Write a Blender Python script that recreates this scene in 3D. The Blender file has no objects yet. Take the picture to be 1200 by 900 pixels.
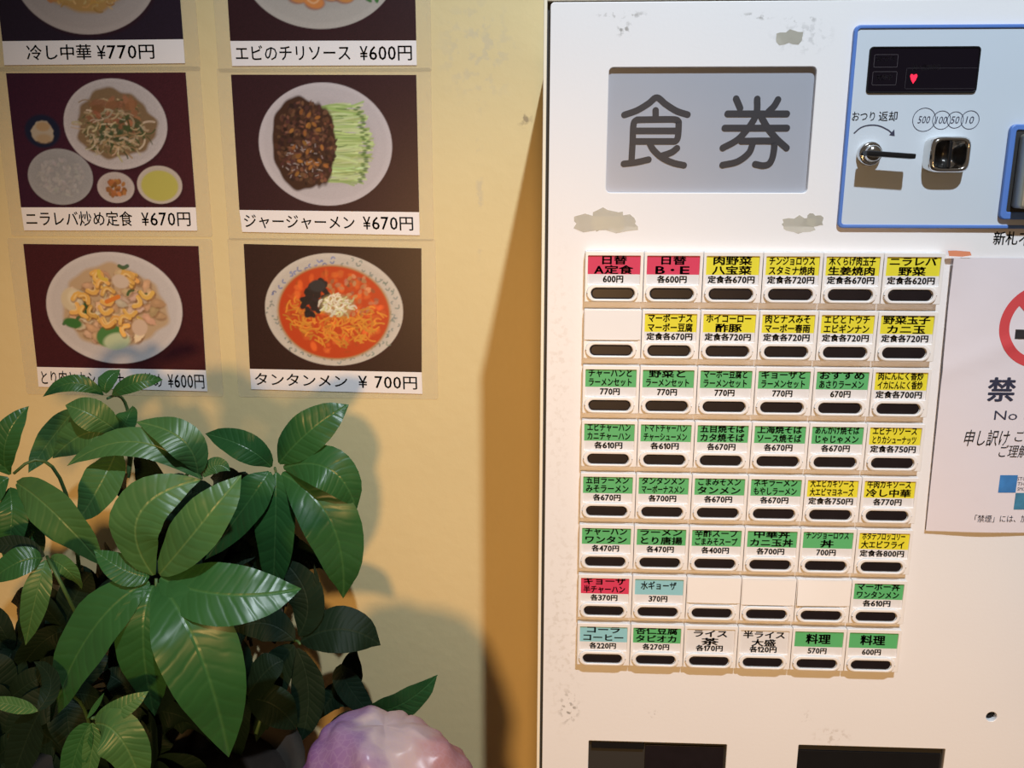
import bpy, bmesh, math, random
import numpy as np
from mathutils import Vector, Matrix, noise

# ------------------------------------------------------------------ camera
scn = bpy.context.scene
COL = scn.collection
CAM_POS = Vector((-0.0204, -0.4906, 0.0355))
PITCH, YAW, ROLL, FPX = math.radians(-12.998), math.radians(2.413), math.radians(0.11), 1004.9
cam_rot = Matrix.Rotation(YAW, 3, 'Z') @ Matrix.Rotation(math.pi/2 + PITCH, 3, 'X') @ Matrix.Rotation(ROLL, 3, 'Z')
cd = bpy.data.cameras.new('camera')
cd.sensor_fit = 'HORIZONTAL'; cd.sensor_width = 36.0; cd.lens = 36.0*FPX/1200.0
cd.clip_start = 0.01
cam = bpy.data.objects.new('camera', cd)
cam.matrix_world = Matrix.Translation(CAM_POS) @ cam_rot.to_4x4()
COL.objects.link(cam); scn.camera = cam

# ------------------------------------------------------------------ light and exposure
scn.view_settings.view_transform = 'Standard'
scn.view_settings.look = 'None'
scn.view_settings.gamma = 1.0
scn.view_settings.use_curve_mapping = False
scn.view_settings.exposure = 0.0
W = bpy.data.worlds.new('night_street'); scn.world = W
W.use_nodes = True
W.node_tree.nodes['Background'].inputs[0].default_value = (0.75, 0.62, 0.5, 1)
W.node_tree.nodes['Background'].inputs[1].default_value = 0.12

def lamp(name, kind, loc, target, power, col, **kw):
    l = bpy.data.lights.new(name, kind); l.energy = power; l.color = col
    for k, v in kw.items(): setattr(l, k, v)
    o = bpy.data.objects.new(name, l); o.location = loc
    d = Vector(target) - Vector(loc)
    o.rotation_euler = d.to_track_quat('-Z', 'Y').to_euler()
    COL.objects.link(o); return o
# cool white lamp above and slightly to the right
lamp('cool_lamp', 'SPOT', (0.165, -0.90, 1.03), (0.21, 0.0, 0.11), 88, (0.80, 0.90, 1.0),
     shadow_soft_size=0.018, spot_size=math.radians(68), spot_blend=1.0)
# warm shop light low at the left
lamp('warm_lamp', 'SPOT', (-0.04, -2.30, -0.18), (-0.22, 0.27, -0.60), 122, (1.0, 0.55, 0.20),
     shadow_soft_size=0.13, spot_size=math.radians(36), spot_blend=0.4)

# ------------------------------------------------------------------ helpers
WALL_Y = 0.27
def at(px, py, Y):
    """pixel of the 1200x900 photograph -> point on the plane at depth Y"""
    d = cam_rot @ Vector(((px-600)/FPX, -(py-450)/FPX, -1.0))
    return CAM_POS + d*((Y-CAM_POS.y)/d.y)
def ax(px, py, Y=0.0):
    p = at(px, py, Y); return (p.x, p.z)

def tag(o, label=None, cat=None, group=None, kind=None):
    if label: o['label'] = label
    if cat: o['category'] = cat
    if group: o['group'] = group
    if kind: o['kind'] = kind
    return o
def link(name, me, mats, parent=None):
    o = bpy.data.objects.new(name, me)
    if mats is not None:
        if not isinstance(mats, (list, tuple)): mats = [mats]
        if len(me.materials) == 0:
            for m in mats: me.materials.append(m)
    COL.objects.link(o)
    if parent is not None:
        o.parent = parent
    return o
def empty(name, loc=(0, 0, 0)):
    o = bpy.data.objects.new(name, None); o.location = loc; o.empty_display_size = 0.05
    COL.objects.link(o); return o
def child(o, parent):
    """parent a mesh that is written in world coordinates"""
    p = parent; off = Vector((0, 0, 0))
    while p is not None: off += p.location; p = p.parent
    o.parent = parent; o.location = -off
    return o
def mesh(verts, faces, smooth=False, midx=None):
    me = bpy.data.meshes.new('m'); me.from_pydata([tuple(v) for v in verts], [], faces)
    if smooth: me.polygons.foreach_set('use_smooth', [True]*len(faces))
    if midx: me.polygons.foreach_set('material_index', midx)
    me.update(); return me
def joinm(meshes):
    bm = bmesh.new()
    for m in meshes: bm.from_mesh(m)
    me = bpy.data.meshes.new('m'); bm.to_mesh(me); bm.free(); return me

def rrect(x0, z0, x1, z1, r, n=5):
    if x1 < x0: x0, x1 = x1, x0
    if z1 < z0: z0, z1 = z1, z0
    pts = []
    for cx, cz, a0 in ((x1-r, z1-r, 0), (x0+r, z1-r, 90), (x0+r, z0+r, 180), (x1-r, z0+r, 270)):
        for k in range(n+1):
            a = math.radians(a0 + 90*k/n); pts.append((cx+r*math.cos(a), cz+r*math.sin(a)))
    return pts
def circ(cx, cz, r, n=28): return [(cx+r*math.cos(2*math.pi*k/n), cz+r*math.sin(2*math.pi*k/n)) for k in range(n)]
def plate(loops, yf, yb, bevel=0.0, bres=1):
    """solid plate, outline and holes in x,z; front at yf (towards the street)"""
    c = bpy.data.curves.new('c', 'CURVE'); c.dimensions = '2D'; c.fill_mode = 'BOTH'
    for lp in loops:
        s = c.splines.new('POLY'); s.points.add(len(lp)-1)
        for p, (x, z) in zip(s.points, lp): p.co = (x, z, 0, 1)
        s.use_cyclic_u = True
    c.extrude = max((yb-yf)/2 - bevel, 1e-6); c.bevel_depth = bevel; c.bevel_resolution = bres
    if bevel: c.offset = -bevel
    o = bpy.data.objects.new('c', c); COL.objects.link(o)
    dg = bpy.context.evaluated_depsgraph_get()
    me = bpy.data.meshes.new_from_object(o.evaluated_get(dg))
    bpy.data.objects.remove(o); bpy.data.curves.remove(c)
    ym = (yf+yb)/2
    me.transform(Matrix(((1, 0, 0, 0), (0, 0, -1, ym), (0, 1, 0, 0), (0, 0, 0, 1))))
    return me
def box(x0, x1, y0, y1, z0, z1, bev=0.0):
    bm = bmesh.new(); bmesh.ops.create_cube(bm, size=1)
    bmesh.ops.scale(bm, vec=(x1-x0, y1-y0, z1-z0), verts=bm.verts)
    bmesh.ops.translate(bm, vec=((x0+x1)/2, (y0+y1)/2, (z0+z1)/2), verts=bm.verts)
    if bev: bmesh.ops.bevel(bm, geom=bm.edges[:], offset=bev, segments=2, affect='EDGES', profile=0.6)
    me = bpy.data.meshes.new('m'); bm.to_mesh(me); bm.free(); return me
def tube(pts, radii, n=8):
    vs, fs = [], []
    pts = [Vector(p) for p in pts]
    for i, p in enumerate(pts):
        t = (pts[min(i+1, len(pts)-1)] - pts[max(i-1, 0)]).normalized()
        a = t.cross(Vector((0.13, 0.95, 0.3))).normalized(); b = t.cross(a)
        r = radii[i] if isinstance(radii, (list, tuple)) else radii
        for k in range(n):
            w = 2*math.pi*k/n; vs.append(p + a*r*math.cos(w) + b*r*math.sin(w))
    for i in range(len(pts)-1):
        for k in range(n):
            fs.append((i*n+k, i*n+(k+1) % n, (i+1)*n+(k+1) % n, (i+1)*n+k))
    fs.append(tuple(range(n))[::-1]); fs.append(tuple((len(pts)-1)*n+k for k in range(n)))
    return mesh(vs, fs, True)
def bez(a, m, b, n):
    a, m, b = Vector(a), Vector(m), Vector(b); c = 2*m - (a+b)/2
    return [a*(1-t)**2 + c*2*t*(1-t) + b*t*t for t in (i/n for i in range(n+1))]

_tc, _gc = {}, {}
def glyph(s, res=2):
    if s in _gc: return _gc[s]
    c = bpy.data.curves.new('t', 'FONT'); c.body = s; c.size = 1.0; c.resolution_u = res
    o = bpy.data.objects.new('t', c); COL.objects.link(o)
    me = bpy.data.meshes.new_from_object(o.evaluated_get(bpy.context.evaluated_depsgraph_get()))
    v = np.empty(len(me.vertices)*3); me.vertices.foreach_get('co', v); v = v.reshape(-1, 3)[:, :2].copy()
    f = [tuple(p.vertices) for p in me.polygons]
    bpy.data.objects.remove(o); bpy.data.curves.remove(c); bpy.data.meshes.remove(me)
    _gc[s] = (v, f); return _gc[s]
def text_xy(s, bold=0.0):
    """lettering laid out glyph by glyph, kana and kanji in square cells, narrow digits of full height; fills 0..1 x 0..1"""
    key = (s, bold)
    if key in _tc: return _tc[key]
    if all(ord(ch) < 128 for ch in s): v, f = glyph(s); v = v.copy(); f = list(f); box_ = (v.min(0), v.max(0))
    else:
        r1, r2 = glyph('国')[0], glyph('国国')[0]
        E = np.ptp(r2[:, 0])-np.ptp(r1[:, 0]); y0, y1 = r1[:, 1].min(), r1[:, 1].max(); lsb = r1[:, 0].min()
        V_, F_, cur, off = [], [], 0.0, 0
        for ch in s:
            if ch == ' ': cur += .4*E; continue
            v, f = glyph(ch) if ch != '1' else (np.array([(.5, 0), (.85, 0), (.85, 1), (.58, 1), (0, .8), (.1, .64), (.5, .76)]), [(0, 1, 2, 3, 6), (3, 4, 5, 6)])
            if ord(ch) < 256:
                lo, hi = v.min(0), v.max(0); w = (.22 if ch == '1' else .62 if ch.isalpha() else .46)*E
                q = (v-lo)/(hi-lo)*[w, (y1-y0)*.93]+[cur+.05*E, y0+(y1-y0)*.03]; adv = w+.1*E
            else: q = v+[cur, 0]; adv = E
            V_.append(q); F_ += [tuple(k+off for k in p) for p in f]; off += len(q); cur += adv
        v = np.concatenate(V_); f = F_; box_ = (np.array([lsb, y0]), np.array([max(cur-lsb, .5*E), y1]))
        bold *= E
    if bold:
        n = len(v); d = bold*.8
        sh = [(0, 0), (d, 0), (-d, 0), (0, d*.8), (0, -d*.8), (d*.7, d*.6), (-d*.7, -d*.6), (-d*.7, d*.6), (d*.7, -d*.6)]
        if bold < .015: sh = sh[:5]
        v = np.concatenate([v+np.array(q) for q in sh]); f = [tuple(k+n*m for k in p) for m in range(len(sh)) for p in f]
    lo, hi = box_
    v = (v-lo)/(hi-lo)
    _tc[key] = (v, f, (hi-lo)[0]/(hi-lo)[1]); return _tc[key]
def text_quad(s, bl, br, tl, bold=0.0, noff=(0, -1e-4, 0)):
    """flat printed text filling the parallelogram bl, br, tl"""
    v, f, _ = text_xy(s, bold)
    bl, br, tl = Vector(bl), Vector(br), Vector(tl); n = Vector(noff)
    return mesh([bl + (br-bl)*float(x) + (tl-bl)*float(y) + n for x, y in v], f)
def text_box(s, x0, x1, z0, z1, y, bold=0.0):
    return text_quad(s, (x0, y, z0), (x1, y, z0), (x0, y, z1), bold, (0, 0, 0))
def strokes(lines, w, y, n=6):
    """flat round-capped brush strokes (x,z polylines)"""
    vs, fs = [], []
    lay = 0
    for ln in lines:
        lay += 1; yy = y - 1.5e-5*lay
        P = [Vector(p) for p in ln]
        # smooth
        L, R = [], []
        for i, p in enumerate(P):
            t = (P[min(i+1, len(P)-1)] - P[max(i-1, 0)]).normalized(); nn = Vector((-t.y, t.x))
            L.append(p+nn*w/2); R.append(p-nn*w/2)
        t0 = (P[1]-P[0]).normalized(); t1 = (P[-1]-P[-2]).normalized()
        ring = list(L)
        a1 = math.atan2(t1.y, t1.x)
        for k in range(1, 2*n): a = a1 + math.pi/2 - math.pi*k/(2*n); ring.append(P[-1]+Vector((math.cos(a), math.sin(a)))*w/2)
        ring += R[::-1]
        a0 = math.atan2(-t0.y, -t0.x)
        for k in range(1, 2*n): a = a0 + math.pi/2 - math.pi*k/(2*n); ring.append(P[0]+Vector((math.cos(a), math.sin(a)))*w/2)
        # faces: body quads + caps as fans
        b = len(vs); m = len(P)
        for p in ring: vs.append((p.x, yy, p.y))
        vs.append((P[-1].x, yy, P[-1].y)); ce = len(vs)-1
        vs.append((P[0].x, yy, P[0].y)); cs = len(vs)-1
        nr = len(ring); cap = 2*n-1
        for i in range(m-1): fs.append((b+i, b+i+1, b+m+cap+(m-1-i)-1, b+m+cap+(m-1-i)))
        for k in range(m-1, m+cap): fs.append((b+k, b+k+1, ce))
        for k in range(2*m+cap-1, nr): fs.append((b+k, b+(k+1) % nr, cs))
    return mesh(vs, fs)
def smooth2(pts, n=6):
    """Catmull-Rom through 2D points"""
    out = []
    P = [Vector(p) for p in pts]; P = [P[0]*2-P[1]] + P + [P[-1]*2-P[-2]]
    for i in range(1, len(P)-2):
        for k in range(n):
            t = k/n; a, b, c, d = P[i-1:i+3]
            out.append(0.5*((2*b) + (c-a)*t + (2*a-5*b+4*c-d)*t*t + (3*b-a-3*c+d)*t**3))
    out.append(P[-2]); return [tuple(p) for p in out]

# ------------------------------------------------------------------ materials
def mat(name, col, rough=0.5, metal=0.0, spec=0.5, noise_amt=0.0, nscale=40, bump=0.0, bscale=200, coat=0.0, emit=None, es=0.0):
    m = bpy.data.materials.new(name); m.use_nodes = True
    nt = m.node_tree; b = nt.nodes['Principled BSDF']
    b.inputs['Roughness'].default_value = rough; b.inputs['Metallic'].default_value = metal
    b.inputs['Specular IOR Level'].default_value = spec; b.inputs['Coat Weight'].default_value = coat
    tc = nt.nodes.new('ShaderNodeTexCoord')
    n = nt.nodes.new('ShaderNodeTexNoise'); n.inputs['Scale'].default_value = nscale; n.inputs['Detail'].default_value = 4
    nt.links.new(tc.outputs['Object'], n.inputs['Vector'])
    mx = nt.nodes.new('ShaderNodeMix'); mx.data_type = 'RGBA'; mx.blend_type = 'MIX'
    mx.inputs['A'].default_value = (*[c*(1-noise_amt) for c in col], 1); mx.inputs['B'].default_value = (*[min(1, c*(1+noise_amt)) for c in col], 1)
    nt.links.new(n.outputs['Fac'], mx.inputs['Factor']); nt.links.new(mx.outputs['Result'], b.inputs['Base Color'])
    if bump:
        n2 = nt.nodes.new('ShaderNodeTexNoise'); n2.inputs['Scale'].default_value = bscale; n2.inputs['Detail'].default_value = 5
        nt.links.new(tc.outputs['Object'], n2.inputs['Vector'])
        bp = nt.nodes.new('ShaderNodeBump'); bp.inputs['Strength'].default_value = bump; bp.inputs['Distance'].default_value = 0.001
        nt.links.new(n2.outputs['Fac'], bp.inputs['Height']); nt.links.new(bp.outputs['Normal'], b.inputs['Normal'])
    if emit: b.inputs['Emission Color'].default_value = (*emit, 1); b.inputs['Emission Strength'].default_value = es
    return m
def add_stains_and_shade(m, spots, nscale=260, lo=0.52, hi=0.62):
    """spots: (x, z, rx, rz, colour, strength): worn marks and painted shade at fixed places"""
    nt = m.node_tree; b = nt.nodes['Principled BSDF']
    src = b.inputs['Base Color'].links[0].from_socket
    tc = nt.nodes.new('ShaderNodeTexCoord')
    nz = nt.nodes.new('ShaderNodeTexNoise'); nz.inputs['Scale'].default_value = nscale; nz.inputs['Detail'].default_value = 3
    nt.links.new(tc.outputs['Object'], nz.inputs['Vector'])
    mr0 = nt.nodes.new('ShaderNodeMapRange'); mr0.inputs[1].default_value = lo; mr0.inputs[2].default_value = hi
    nt.links.new(nz.outputs['Fac'], mr0.inputs[0])
    for x, z, rx, rz, col, st in spots:
        mp = nt.nodes.new('ShaderNodeMapping')
        mp.inputs['Location'].default_value = (-x/rx, 0, -z/rz); mp.inputs['Scale'].default_value = (1/rx, 0, 1/rz)
        nt.links.new(tc.outputs['Object'], mp.inputs['Vector'])
        ln = nt.nodes.new('ShaderNodeVectorMath'); ln.operation = 'LENGTH'; nt.links.new(mp.outputs[0], ln.inputs[0])
        mr = nt.nodes.new('ShaderNodeMapRange'); mr.inputs[1].default_value = 1.0; mr.inputs[2].default_value = 0.3
        mr.inputs[3].default_value = 0; mr.inputs[4].default_value = st
        nt.links.new(ln.outputs['Value'], mr.inputs[0])
        mu = nt.nodes.new('ShaderNodeMath'); mu.operation = 'MULTIPLY'
        nt.links.new(mr.outputs[0], mu.inputs[0]); nt.links.new(mr0.outputs[0], mu.inputs[1])
        mx = nt.nodes.new('ShaderNodeMix'); mx.data_type = 'RGBA'; mx.inputs['B'].default_value = (*col, 1)
        nt.links.new(mu.outputs[0], mx.inputs['Factor']); nt.links.new(src, mx.inputs['A'])
        src = mx.outputs['Result']
    nt.links.new(src, b.inputs['Base Color'])
def film(name, col, alpha, rough=0.25):
    m = bpy.data.materials.new(name); m.use_nodes = True; nt = m.node_tree
    b = nt.nodes['Principled BSDF']; b.inputs['Base Color'].default_value = (*col, 1); b.inputs['Roughness'].default_value = rough
    tc = nt.nodes.new('ShaderNodeTexCoord'); n = nt.nodes.new('ShaderNodeTexNoise'); n.inputs['Scale'].default_value = 60
    nt.links.new(tc.outputs['Object'], n.inputs['Vector'])
    mr = nt.nodes.new('ShaderNodeMapRange'); mr.inputs[3].default_value = alpha*0.7; mr.inputs[4].default_value = alpha*1.3
    nt.links.new(n.outputs['Fac'], mr.inputs[0]); nt.links.new(mr.outputs[0], b.inputs['Alpha'])
    return m

def scuff(px, py, w, h, col=(0.25, 0.24, 0.22), st=0.8, Y=0.0):
    x, z = ax(px, py, Y); return (x, z, w*0.48e-3, h*0.48e-3, col, st)

M_wall = mat('cream_plaster', (0.73, 0.60, 0.315), 0.7, noise_amt=0.05, nscale=9, bump=0.5, bscale=70)
add_stains_and_shade(M_wall, [(*ax(615, 140, WALL_Y), 0.008, 0.008, (0.2, 0.15, 0.1), 0.7), (*ax(560, 60, WALL_Y), 0.04, 0.05, (0.5, 0.46, 0.38), 0.35),  # second spot: grey painted where the warm light misses the wall top
                    (*ax(562, 220, WALL_Y), 0.004, 0.09, (0.5, 0.45, 0.35), 0.4)], nscale=120)
M_front = mat('cream_white_enamel', (0.79, 0.785, 0.79), 0.42, noise_amt=0.02, nscale=14, bump=0.06, bscale=500)
add_stains_and_shade(M_front, [scuff(728, 17, 34, 5), scuff(731, 34, 12, 10), scuff(887, 19, 22, 5), scuff(938, 23, 24, 4), scuff(940, 43, 40, 22, (0.5, 0.5, 0.5), 0.6),
                     scuff(662, 730, 36, 190, (0.5, 0.46, 0.4), 0.3), scuff(655, 450, 20, 200, (0.5, 0.45, 0.4), 0.25),
                     scuff(765, 836, 8, 8), scuff(946, 841, 10, 14, (0.45, 0.42, 0.4), 0.5), scuff(975, 863, 30, 16, (0.5, 0.45, 0.4), 0.6), scuff(667, 830, 16, 30), scuff(1126, 560, 20, 60, (0.4, 0.4, 0.4), .3)])
M_edge = mat('cream_edge_trim', (0.85, 0.78, 0.62), 0.4, noise_amt=0.03)
M_body = mat('beige_cabinet_steel', (0.62, 0.58, 0.5), 0.45, noise_amt=0.04)
M_dark = mat('dark_gap', (0.02, 0.02, 0.02), 0.6)
M_black = mat('black_plastic', (0.008, 0.008, 0.009), 0.4, spec=0.2, noise_amt=0.2)
M_housing = mat('white_button_plastic', (0.80, 0.78, 0.76), 0.35, noise_amt=0.02, nscale=30)
M_lens = mat('smoked_button_lens', (0.012, 0.009, 0.011), 0.35, spec=0.2, noise_amt=0.3, nscale=150)
M_ink = mat('black_ink', (0.012, 0.012, 0.015), 0.6, noise_amt=0.1)
M_cardw = mat('white_card', (0.70, 0.70, 0.71), 0.6, noise_amt=0.02)
CARD = {'R': mat('crimson_card', (0.62, 0.03, 0.10), 0.55, noise_amt=0.05), 'Y': mat('yellow_card', (0.72, 0.66, 0.03), 0.55, noise_amt=0.05),
        'G': mat('green_card', (0.085, 0.42, 0.15), 0.55, noise_amt=0.05), 'C': mat('pale_blue_card', (0.25, 0.55, 0.62), 0.55, noise_amt=0.05), 'W': M_cardw}
M_paper = mat('white_paper', (0.84, 0.82, 0.80), 0.7, noise_amt=0.02, bump=0.1, bscale=80)
M_sign = mat('grey_sign_acrylic', (0.34, 0.37, 0.43), 0.35, noise_amt=0.05, nscale=18)
M_signink = mat('dark_sign_letter', (0.02, 0.025, 0.035), 0.45)
M_panel = mat('pale_blue_panel', (0.55, 0.62, 0.69), 0.4, noise_amt=0.03, nscale=20)
M_blue = mat('blue_panel_border', (0.09, 0.2, 0.55), 0.4, noise_amt=0.05)
M_glass = mat('black_display_glass', (0.006, 0.004, 0.008), 0.08, spec=0.35, coat=0.2)
M_faint = mat('faint_grey_print', (0.07, 0.06, 0.07), 0.5)
M_led = mat('red_led', (0.8, 0.02, 0.05), 0.4, emit=(1.0, 0.012, 0.05), es=1.1)
M_chrome = mat('chrome', (0.75, 0.73, 0.7), 0.12, 1.0, bump=0.03, bscale=90)
M_steel = mat('dull_cast_metal', (0.42, 0.41, 0.34), 0.4, 0.6, noise_amt=0.1)
M_navyink = mat('navy_print', (0.03, 0.035, 0.07), 0.5)
M_laminate = film('clear_laminate', (0.86, 0.78, 0.56), 0.22, 0.3)
M_residue = film('old_tape_residue', (0.78, 0.75, 0.62), 0.42, 0.35)
M_strip = mat('white_caption_paper', (0.86, 0.83, 0.83), 0.45, noise_amt=0.02)
M_red = mat('red_print', (0.62, 0.06, 0.07), 0.6)
M_logo_a = mat('blue_print', (0.04, 0.20, 0.50), 0.6, noise_amt=0.5, nscale=120)
M_logo_b = mat('teal_print', (0.05, 0.22, 0.36), 0.6, noise_amt=0.6, nscale=120)
M_signpaper = mat('lilac_white_paper', (0.74, 0.69, 0.73), 0.6, noise_amt=0.02, nscale=12, bump=0.2, bscale=60)
M_tape = mat('orange_tape', (0.72, 0.26, 0.14), 0.5, noise_amt=0.1)
M_wood = mat('stained_wood', (0.16, 0.09, 0.05), 0.5, noise_amt=0.3, nscale=20)
M_pot = mat('dark_plastic_pot', (0.05, 0.045, 0.04), 0.5, noise_amt=0.1)
M_soil = mat('dark_soil', (0.03, 0.02, 0.015), 0.9, noise_amt=0.5, nscale=90, bump=0.8, bscale=120)
M_bark = mat('green_brown_stem', (0.02, 0.018, 0.01), 0.7, noise_amt=0.3)
M_petiole = mat('green_petiole', (0.06, 0.13, 0.04), 0.5, noise_amt=0.2)
M_floor = mat('grey_tile_floor', (0.25, 0.22, 0.2), 0.5, noise_amt=0.1, nscale=6)

def leaf_material(name, c1, c2, rough):
    m = bpy.data.materials.new(name); m.use_nodes = True; nt = m.node_tree; b = nt.nodes['Principled BSDF']
    N, L = nt.nodes.new, nt.links.new
    uv = N('ShaderNodeUVMap'); uv.uv_map = 'leaf'
    sp = N('ShaderNodeSeparateXYZ'); L(uv.outputs[0], sp.inputs[0])
    def mth(op, a, b_=None, cl=False):
        n = N('ShaderNodeMath'); n.operation = op; n.use_clamp = cl
        for k, v in enumerate((a, b_)):
            if v is None: continue
            if isinstance(v, (int, float)): n.inputs[k].default_value = v
            else: L(v, n.inputs[k])
        return n.outputs[0]
    t = mth('ABSOLUTE', sp.outputs[1])
    rib = mth('SUBTRACT', 1.0, mth('MULTIPLY', t, 16.0), True)
    ph = mth('SUBTRACT', mth('MULTIPLY', sp.outputs[0], 78.0), mth('MULTIPLY', t, 9.0))
    tc = N('ShaderNodeTexCoord'); nz = N('ShaderNodeTexNoise'); nz.inputs['Scale'].default_value = 45; L(tc.outputs['Object'], nz.inputs['Vector'])
    ph = mth('ADD', ph, mth('MULTIPLY', nz.outputs['Fac'], 5.0))
    vein = mth('POWER', mth('ADD', mth('MULTIPLY', mth('SINE', ph), 0.5), 0.5), 3.0)
    mx = N('ShaderNodeMix'); mx.data_type = 'RGBA'; mx.inputs['A'].default_value = (*c1, 1); mx.inputs['B'].default_value = (*c2, 1)
    L(nz.outputs['Fac'], mx.inputs['Factor'])
    m2 = N('ShaderNodeMix'); m2.data_type = 'RGBA'; m2.inputs['B'].default_value = (c2[0]*2.6, c2[1]*1.7, c2[2]*2.0, 1)
    L(mth('ADD', mth('MULTIPLY', rib, 0.45), mth('MULTIPLY', vein, 0.035), True), m2.inputs['Factor']); L(mx.outputs['Result'], m2.inputs['A'])
    L(m2.outputs['Result'], b.inputs['Base Color'])
    bp = N('ShaderNodeBump'); bp.inputs['Strength'].default_value = 0.32; bp.inputs['Distance'].default_value = 0.0012
    L(mth('SUBTRACT', mth('MULTIPLY', vein, -0.5), rib), bp.inputs['Height']); L(bp.outputs['Normal'], b.inputs['Normal'])
    b.inputs['Roughness'].default_value = rough; b.inputs['Specular IOR Level'].default_value = 0.45
    return m
M_leaf = leaf_material('green_leaf', (0.020, 0.088, 0.024), (0.032, 0.125, 0.032), 0.34)
M_leaf_pale = leaf_material('pale_green_leaf', (0.036, 0.115, 0.036), (0.07, 0.18, 0.05), 0.38)
M_leaf_shade = leaf_material('shaded_green_leaf', (0.005, 0.014, 0.007), (0.009, 0.026, 0.012), 0.6)  # same leaf with the shade inside the plant put into its colour
M_leaf_shade.node_tree.nodes['Principled BSDF'].inputs['Specular IOR Level'].default_value = 0.2

# ------------------------------------------------------------------ the setting
def struct(name, me, m):
    o = link(name, me, m); o['kind'] = 'structure'; return o
FLOOR_Z = -1.35
struct('wall_back', box(-2.4, 2.4, WALL_Y, WALL_Y+0.12, FLOOR_Z, 1.4), M_wall)
struct('floor', box(-2.4, 2.4, -2.6, WALL_Y+0.12, FLOOR_Z-0.08, FLOOR_Z), M_floor)

# ------------------------------------------------------------------ ticket machine
X0, X1, ZT, ZB = -0.0245, 0.405, 0.1350, FLOOR_Z
mach = empty('ticket_machine', ((X0+X1)/2, WALL_Y/2, ZB))
tag(mach, 'cream white meal ticket machine with rows of coloured menu buttons against the wall', 'vending machine')
def part(name, me, m, label=None):
    o = link(name, me, m); child(o, mach)
    if label: o['label'] = label
    return o
part('cabinet_body', box(X0, X1, 0.010, WALL_Y-0.0005, ZB, ZT, 0.0015), M_body)
# outer frame of the front
fr = joinm([box(X0, X0+0.0019, 0.0, 0.011, ZB, ZT, 0.0005), box(X1-0.002, X1, 0.0, 0.011, ZB, ZT, 0.0005), box(X0+0.0019, X1-0.002, 0.0, 0.011, 0.1316, ZT, 0.0005)])
part('front_frame', fr, M_edge)
# black sheet added behind the door, colouring in the dark of the seam
part('seam_backing', box(X0+0.0019, X1-0.002, 0.0042, 0.0105, ZB+0.01, 0.1316), M_dark)
sx0, sz1 = ax(713, 79); sx1, sz0 = ax(946, 226); sx0 = 0.0110
DX0, DX1, DZ1, DZ0 = X0+0.0036, X1-0.0035, 0.1309, ZB+0.02
slots = [(*ax(690, 868), *ax(852, 872)), (*ax(936, 873), *ax(1108, 878))]
keyx, keyz = ax(1162, 840)
def hole_rect(s): return (s[0], s[1]-0.055, s[2], s[1])
loops = [rrect(DX0, DZ0, DX1, DZ1, 0.002, 3), rrect(sx0, sz0, sx1, sz1, 0.0024), circ(keyx, keyz, 0.0033)]
for s in slots:
    h = hole_rect(s); loops.append(rrect(h[0], h[1], h[2], h[3], 0.0006, 2))
part('front_door', plate(loops, 0.0, 0.0042, 0.0004, 2), M_front)
# sign window
part('sign_panel', box(sx0-0.002, sx1+0.002, 0.0030, 0.0036, sz0-0.002, sz1+0.002), M_sign, 'grey translucent sign panel')
def cr5(p): return ax(630+p[0]/3.0, p[1]/3.0, 0.0029)
K = [[(305, 404), (350, 388), (390, 364), (419, 343), (450, 366), (488, 390), (527, 403)],
     [(415, 388), (415, 418)],
     [(330, 572), (334, 500), (337, 440), (345, 424), (360, 421)], [(350, 421), (415, 420), (478, 420), (494, 426), (496, 440), (493, 482), (484, 496), (470, 497)],
     [(342, 460), (490, 460)], [(335, 497), (476, 497)], [(303, 576), (345, 571), (390, 561)],
     [(392, 500), (408, 528), (440, 556), (478, 573), (514, 581)], [(490, 521), (470, 536), (432, 549)],
     [(698, 347), (712, 380)], [(845, 350), (832, 372), (812, 392)],
     [(772, 348), (770, 395), (750, 437), (705, 489), (651, 520)],
     [(668, 400), (876, 400)], [(658, 450), (876, 450)],
     [(785, 408), (808, 448), (838, 486), (875, 520)],
     [(716, 496), (800, 495), (828, 498), (832, 514), (826, 552), (814, 575), (793, 582), (765, 577)],
     [(757, 502), (742, 538), (702, 568), (650, 580)]]
part('sign_lettering', strokes([smooth2([cr5(p) for p in k]) if len(k) > 2 else [cr5(p) for p in k] for k in K], 0.0035, 0.0029), M_signink)
# dark trays behind the slots
for n_, s in enumerate(slots):
    h = hole_rect(s)
    m_ = joinm([box(h[0]-0.001, h[2]+0.001, 0.0044, 0.0096, h[1]-0.001, h[3]+0.001)])
    t = part('outlet_recess', m_, M_black)
    if n_ == 0:
        a = ax(692, 869); b_ = ax(755, 880)
        part('outlet_flap', box(a[0]+0.001, b_[0], 0.0015, 0.0040, b_[1], a[1]-0.0006, 0.0003), M_black)
        part('ticket_chute', box(b_[0]+0.001, h[2]-0.001, 0.0030, 0.0043, h[1], h[3]-0.004, 0.0002), M_lens)
    else:
        part('change_tray', box(h[0]+0.001, h[2]-0.001, 0.0030, 0.0043, h[1], h[3]-0.006, 0.0002), M_black)
part('keyhole', plate([circ(keyx, keyz, 0.0036), circ(keyx, keyz, 0.0008, 12)], 0.0034, 0.0041), M_black)
# old tape marks on the door
random.seed(4)
for cx, cy, w, h in ((710, 262, 78, 24), (712, 258, 40, 30), (936, 263, 40, 22), (955, 258, 20, 16), (925, 44, 30, 18)):
    x, z = ax(cx, cy); w *= 0.47e-3; h *= 0.47e-3; pts = []
    for k in range(20):
        a = 2*math.pi*k/20; c_, s_ = math.cos(a), math.sin(a); q = max(abs(c_), abs(s_))
        pts.append((x+c_/q*w/2*random.uniform(0.85, 1), z+s_/q*h/2*random.uniform(0.6, 1)))
    part('tape_residue', plate([pts], -0.00012-random.random()*4e-5, 0.0), M_residue)

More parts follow.
